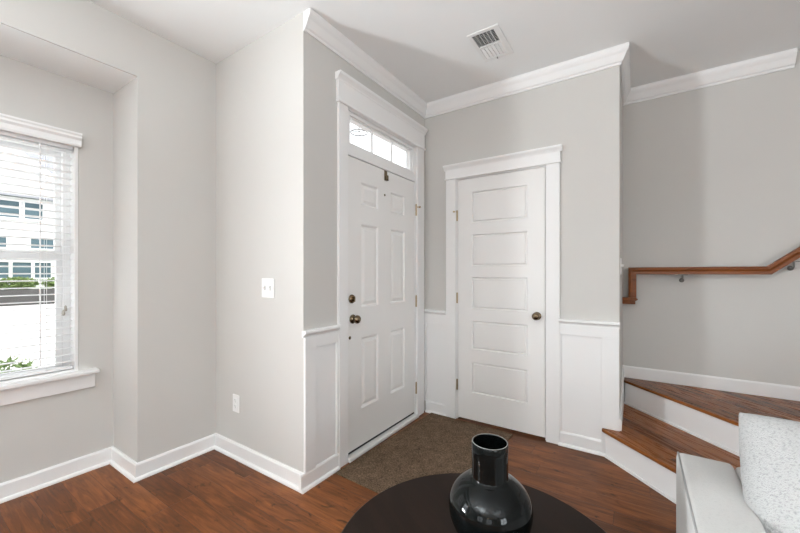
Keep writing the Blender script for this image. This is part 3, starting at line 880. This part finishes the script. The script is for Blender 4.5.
o = obj('piping', bm, M_PIPE, smooth=True); o.parent = arm
arm2 = spart('arm', rbox(1.83, 1.98, AY0, AY1, .10, AZ, puff=.006), M_SOFA, .016)
spart('backrest', rbox(AX1 + .002, 1.828, 1.50, AY1, .10, .605, puff=.008), M_SOFA, .03)
spart('seat_frame', rbox(AX1 + .002, 1.828, AY0 + .03, 1.498, .10, .26), M_SOFA, .012)
for x0, x1 in ((AX1 + .006, 1.048), (1.052, 1.824)):
    spart('seat_cushion', rbox(x0, x1, AY0, 1.49, .262, .365, puff=.014), M_SOFA, .03)
for x, y in ((.17, .72), (.17, 1.55), (1.93, .72), (1.93, 1.55)):
    bm = BM(); tube(bm, [(x, y, .101), (x, y, 0)], [.026, .018], 14)
    keep(obj('leg', bm, M_TABLE), sf)

def pillow_mesh(w, h, t, n=26):
    bm = BM(); top, bot = {}, {}
    for i in range(n + 1):
        for j in range(n + 1):
            u, v = -1 + 2 * i / n, -1 + 2 * j / n
            pin = .03
            x = u * w / 2 * (1 + .045 * (1 - v * v) - (.26 * v * v if v < 0 else 0)); y = v * h / 2 * (1 - pin * (1 - u * u))
            z = t / 2 * (max(0, (1 - u ** 4)) * max(0, (1 - v ** 4))) ** .50
            z += .004 * math.sin(5 * u + 3 * v) * (1 - u * u) * (1 - v * v)
            edge = i in (0, n) or j in (0, n)
            top[i, j] = bm.verts.new((x, y, z if not edge else 0))
            bot[i, j] = top[i, j] if edge else bm.verts.new((x, y, -z * .8))
    for i in range(n):
        for j in range(n):
            bm.faces.new((top[i, j], top[i + 1, j], top[i + 1, j + 1], top[i, j + 1]))
            q = [bot[i, j], bot[i, j + 1], bot[i + 1, j + 1], bot[i + 1, j]]
            bm.faces.new(q)
    return bm
pw = obj('throw_pillow', pillow_mesh(.50, .45, .21), M_PILLOW, smooth=True)
tag(pw, 'speckled off white square throw pillow leaning in the corner of the grey sofa', 'pillow')
pw.rotation_euler = (R(55), 0, R(-2))
pw.location = (.504, 1.360, .634)
ss = pw.modifiers.new('sub', 'SUBSURF'); ss.levels = 1; ss.render_levels = 1

M_BULB = emit_mat('chandelier_bulb', (1, .72, .40), 60)
# ------------------------------------------------------------------ torchiere-shaped uplights, added unseen behind the camera to brighten the ceiling
def torchiere(x, y, power, label):
    o = empty('added_uplight', (x, y, 0)); tag(o, label, 'lamp')
    obj('base', lathe(BM(), [(0, 0), (.14, 0), (.14, .012), (.05, .026), (.014, .03), (0, .03)], 32), M_NICKEL, o, smooth=True)
    obj('pole', tube(BM(), [(0, 0, .028), (0, 0, 1.70)], .011, 12), M_NICKEL, o)
    obj('lamp_shade', lathe(BM(), [(.02, 1.70), (.09, 1.72), (.16, 1.77), (.185, 1.83), (.181, 1.83), (.156, 1.774), (.088, 1.726), (.02, 1.706)], 36), M_NICKEL, o, smooth=True)
    obj('bulb', lathe(BM(), [(0, 1.72), (.022, 1.725), (.032, 1.76), (.02, 1.79), (0, 1.80)], 16), emit_mat('warm_bulb', (1, .8, .55), 6), o, smooth=True)
    d = bpy.data.lights.new('uplight_fill', 'AREA'); d.shape = 'DISK'; d.size = .30; d.energy = power; d.color = UPLIGHT_COL
    l = bpy.data.objects.new('uplight_fill', d); l.location = (0, 0, 1.825); l.rotation_euler = (R(180), 0, 0); l.parent = o; COL.objects.link(l)
UPLIGHT_COL = (.89, .965, 1.0)
torchiere(-0.7, -1.9, 122, 'tall nickel torchiere uplight added behind the camera to brighten the ceiling, nearer the bay window')
torchiere(1.7, -1.3, 42, 'tall nickel torchiere uplight added behind the sofa to brighten the ceiling, far from the bay window')

# ------------------------------------------------------------------ chandelier of the dining end (behind the camera, mirrored in the vase)
ch_ = empty('chandelier', (.6, -3.2, H)); tag(ch_, 'small chandelier with five warm bulbs hanging behind the camera', 'lamp')
obj('canopy', lathe(BM(), [(0, -.03), (.05, -.025), (.06, 0), (0, 0)], 24), M_NICKEL, ch_)
obj('stem', tube(BM(), [(0, 0, -.028), (0, 0, -.75)], .008, 10), M_NICKEL, ch_)
for i in range(5):
    an = 2 * math.pi * i / 5 + .3; cx_, sy_ = math.cos(an), math.sin(an)
    am = obj('arm', tube(BM(), [(0, 0, -.74), (.12 * cx_, .12 * sy_, -.80), (.26 * cx_, .26 * sy_, -.76), (.28 * cx_, .28 * sy_, -.68)], .006, 8), M_NICKEL, ch_)
    obj('bulb', lathe(BM(), [(0, -.68), (.02, -.675), (.034, -.64), (.022, -.60), (0, -.585)], 14, org=(.28 * cx_, .28 * sy_, 0)), M_BULB, am, smooth=True)

# ------------------------------------------------------------------ outdoors
def siding_mat():
    m, nt, p = new_mat('white_lap_siding')
    L = nt.links.new
    tc = N(nt, 'ShaderNodeTexCoord'); sep = N(nt, 'ShaderNodeSeparateXYZ'); L(tc.outputs['Object'], sep.inputs[0])
    mu = N(nt, 'ShaderNodeMath', operation='MULTIPLY'); mu.inputs[1].default_value = 5.5; L(sep.outputs['Z'], mu.inputs[0])
    fr = N(nt, 'ShaderNodeMath', operation='FRACT'); L(mu.outputs[0], fr.inputs[0])
    b = N(nt, 'ShaderNodeBump'); b.inputs['Strength'].default_value = .6; b.inputs['Distance'].default_value = .03; L(fr.outputs[0], b.inputs['Height'])
    L(b.outputs[0], p.inputs['Normal'])
    n = N(nt, 'ShaderNodeTexNoise'); n.inputs['Scale'].default_value = .8; L(tc.outputs['Object'], n.inputs['Vector'])
    mx = N(nt, 'ShaderNodeMix', data_type='RGBA'); mx.inputs[6].default_value = (.74, .75, .76, 1); mx.inputs[7].default_value = (.80, .80, .80, 1); L(n.outputs['Fac'], mx.inputs[0])
    L(mx.outputs[2], p.inputs['Base Color']); p.inputs['Roughness'].default_value = .7
    return m
M_SIDING = siding_mat()
M_EXTGLASS = paint('blue_window_reflection', (.085, .135, .16), .35, 0, var=.3, spec=.2)
M_ROOF = paint('grey_shingle', (.30, .31, .34), .9, .3, 30, var=.12)
M_CONC = paint('pale_concrete', (.66, .65, .63), .9, .1, 40, var=.05)
M_KERB = paint('dark_stone', (.07, .068, .066), .9, .3, 12, var=.35)
M_GRASS = paint('lawn_green', (.16, .24, .08), .95, .4, 40, var=.3)
bm = BM()
v = [bm.verts.new(p) for p in ((-3.2, -20, -.45), (-3.2, 16, -.45), (-14.5, 16, .32), (-14.5, -20, .32), (-3.2, -20, -.6), (-3.2, 16, -.6), (-14.5, 16, -.6), (-14.5, -20, -.6))]
for f in ((0, 1, 2, 3), (7, 6, 5, 4), (0, 4, 5, 1), (1, 5, 6, 2), (2, 6, 7, 3), (3, 7, 4, 0)): bm.faces.new([v[i] for i in f])
struct('floor_driveway', bm, M_CONC)
struct('floor_lawn', boxes((-34, -15.0, -20, 16, -.6, .70)), M_GRASS)
struct('floor_porch', boxes((-3.0, XD - T, YS + T, 4.2, -.12, -.02)), M_CONC)
# neighbour's house
hs = empty('neighbor_house', (-17, 3, .7))
tag(hs, 'white lap sided neighbouring house with blue grey windows seen through the blind', 'house')
keep(obj('siding_wall', boxes((-18.6, -16.5, -3.6, 4.3, .7, 3.70)), M_SIDING), hs)
keep(obj('main_wall', boxes((-24.5, -18.6, -9, 9.5, .7, 4.2)), M_SIDING), hs)
bm = BM()
v = [bm.verts.new(p) for p in ((-16.5, -3.6, 3.74), (-16.5, 4.3, 3.74), (-16.5, .35, 6.9), (-19, -3.6, 3.74), (-19, 4.3, 3.74), (-19, .35, 6.9))]
for f in ((0, 1, 2), (3, 5, 4), (0, 3, 4, 1), (1, 4, 5, 2), (0, 2, 5, 3)): bm.faces.new([v[i] for i in f])
keep(obj('gable', bm, M_SIDING), hs)
keep(obj('soffit_band', boxes((-16.5, -16.25, -3.7, 4.4, 3.66, 3.74)), M_ROOF), hs)
def slab(bm, y_e, z_e, y_p, z_p, xa, xb, t):
    v = [bm.verts.new((x, y, z)) for x in (xa, xb) for y, z in ((y_e, z_e), (y_p, z_p), (y_p, z_p + t), (y_e, z_e + t))]
    for f in ((0, 1, 2, 3), (7, 6, 5, 4), (0, 4, 5, 1), (1, 5, 6, 2), (2, 6, 7, 3), (3, 7, 4, 0)): bm.faces.new([v[i] for i in f])
for s_ in (-1, 1):
    bm = BM(); slab(bm, .35 + s_ * 4.5, 3.32, .35, 6.92, -16.2, -20.5, .12)
    keep(obj('roof', bm, M_ROOF), hs)
    bm = BM(); slab(bm, .35 + s_ * 4.5, 3.16, .35, 6.76, -16.5, -16.19, .24)
    keep(obj('rake_board', bm, M_TRIM), hs)
bm = BM()
v = [bm.verts.new(p) for p in ((-18.2, -9.4, 4.1), (-18.2, 9.9, 4.1), (-21.5, 9.9, 7.3), (-21.5, -9.4, 7.3), (-24.9, 9.9, 4.1), (-24.9, -9.4, 4.1))]
for f in ((0, 1, 2, 3), (3, 2, 4, 5), (0, 3, 5), (1, 4, 2), (0, 5, 4, 1)): bm.faces.new([v[i] for i in f])
keep(obj('main_roof', bm, M_ROOF), hs)
for y0, y1, z0, z1 in ((-1.2, -.3, 3.0, 3.6), (.9, 1.7, 3.0, 3.6), (1.85, 2.72, 3.0, 3.6), (2.84, 3.26, 3.0, 3.6), (1.2, 2.44, 2.05, 2.38), (2.98, 3.62, 2.05, 2.38), (.8, 1.85, 1.08, 1.58), (1.93, 2.49, 1.08, 1.58), (2.57, 2.99, 1.08, 1.58), (3.07, 3.46, 1.08, 1.58)):
    wv = keep(obj('house_window', boxes((-16.5, -16.44, y0 - .035, y0, z0 - .05, z1 + .05), (-16.5, -16.44, y1, y1 + .035, z0 - .05, z1 + .05), (-16.5, -16.44, y0, y1, z1, z1 + .05), (-16.5, -16.44, y0, y1, z0 - .05, z0)), M_TRIM), hs)
    o = obj('house_pane', boxes((-16.5, -16.48, y0, y1, z0, z1)), M_EXTGLASS); o.parent = wv
struct('trim_14', boxes((-15.0, -14.5, -12, 14, -.5, .76)), M_KERB)

def leaf_mat(name, c1, c2):
    m, nt, p = new_mat(name)
    tc = N(nt, 'ShaderNodeTexCoord'); n = N(nt, 'ShaderNodeTexNoise'); n.inputs['Scale'].default_value = 6
    nt.links.new(tc.outputs['Object'], n.inputs['Vector'])
    mx = N(nt, 'ShaderNodeMix', data_type='RGBA'); mx.inputs[6].default_value = c1 + (1,); mx.inputs[7].default_value = c2 + (1,)
    nt.links.new(n.outputs['Fac'], mx.inputs[0]); nt.links.new(mx.outputs[2], p.inputs['Base Color']); p.inputs['Roughness'].default_value = .7
    return m
M_LEAF = leaf_mat('hedge_leaf', (.06, .12, .03), (.24, .32, .10))
M_LEAF2 = leaf_mat('tree_leaf', (.10, .18, .14), (.22, .33, .26))
M_FLOWER = leaf_mat('flower_leaf', (.24, .09, .10), (.20, .30, .10))
M_LEAF3 = leaf_mat('fresh_leaf', (.14, .24, .06), (.30, .40, .16))
def bush(name, c, rx, ry, rz, n, mat, size, label, cat, group=None, seed=1, ground=0):
    rnd = random.Random(seed); bm = BM()
    for _ in range(n):
        th, ph, r = rnd.uniform(0, 2 * math.pi), math.acos(rnd.uniform(-1, 1)), rnd.uniform(.35, 1) ** .5
        p = Vector((rx * .92 * r * math.sin(ph) * math.cos(th), ry * r * math.sin(ph) * math.sin(th), rz * r * math.cos(ph)))
        q = Matrix.Rotation(rnd.uniform(0, 6.28), 3, Vector((rnd.uniform(-1, 1), rnd.uniform(-1, 1), rnd.uniform(-1, 1))).normalized())
        s_ = size * rnd.uniform(.6, 1.3)
        vs_ = [bm.verts.new(p + q @ Vector(k)) for k in ((-s_ * .5, 0, 0), (0, -s_ * .22, s_ * .08), (s_ * .6, 0, 0), (0, s_ * .22, s_ * .08))]
        bm.faces.new(vs_)
    o = empty(name, c)
    f = obj('foliage', bm, mat, o)
    bm = BM(); tube(bm, [(0, 0, ground - c[2]), (0.02 * rx, 0, rz * .3)], [max(.02, rx * .08), max(.01, rx * .04)], 8)
    obj('stem', bm, paint('bark', (.10, .07, .05), .9, .3, 30), o)
    tag(o, label, cat, group)
    return o
for i in range(6):
    bush('hedge_shrub', (-14.75, -.55 + i * .98, .93),   .22, .46, .185, 1100, M_LEAF, .12, 'trimmed green hedge shrub on the dark stone kerb across the driveway', 'shrub', 'hedge shrubs across the driveway', seed=20 + i, ground=.761)
for i in range(5):
    bush('flowering_shrub', (-4.3, -.85 + i * .50, .13), .22, .235, .44, 1700, M_FLOWER if i % 2 == 0 else M_LEAF3, .06, 'low flowering shrub outside just beneath the bay window', 'shrub', 'low shrubs beneath the bay window', seed=50 + i, ground=-.38)
for i, (x, y, z) in enumerate(((-28.5, -5.5, 6.0), (-28.5, 2.8, 6.2), (-28.5, 11, 5.6))):
    bush('tree', (x, y, z), 2.4, 3.6, 3.2, 2600, M_LEAF2, .5,
         ['leafy tree behind the neighbouring house, left of its gable', 'leafy tree rising above the ridge of the neighbouring house', 'leafy tree to the right of the neighbouring house'][i], 'tree', seed=80 + i, ground=.701)

# ring added outside the transom in place of a chandelier's reflection in its glass
pl = empty('reflection_ring', (-2.1, 2.485, 2.66))
tag(pl, 'pale ring hung outside, standing in for a reflection in the left pane of the transom window', 'lamp')
M_RING = paint('reflection_ring_grey', (.30, .30, .30), .5, 0)

bm = BM()
ringp = [(.075 * math.cos(2 * math.pi * i / 40), .075 * math.sin(2 * math.pi * i / 40), -.14) for i in range(41)]
tube(bm, ringp, .0055, 8)
obj('ring', bm, M_RING, pl)
bm = BM(); tube(bm, [(0, 0, -.13), (0, 0, 0)], .005, 8)
for k in range(3):
    an = 2 * math.pi * k / 3; tube(bm, [(.075 * math.cos(an), .075 * math.sin(an), -.14), (0, 0, -.13)], .004, 6)
obj('stem', bm, M_RING, pl)
struct('ceiling_porch', boxes((-2.2, -2.0, 2.385, 2.585, 2.66, 2.70)), M_TRIM)
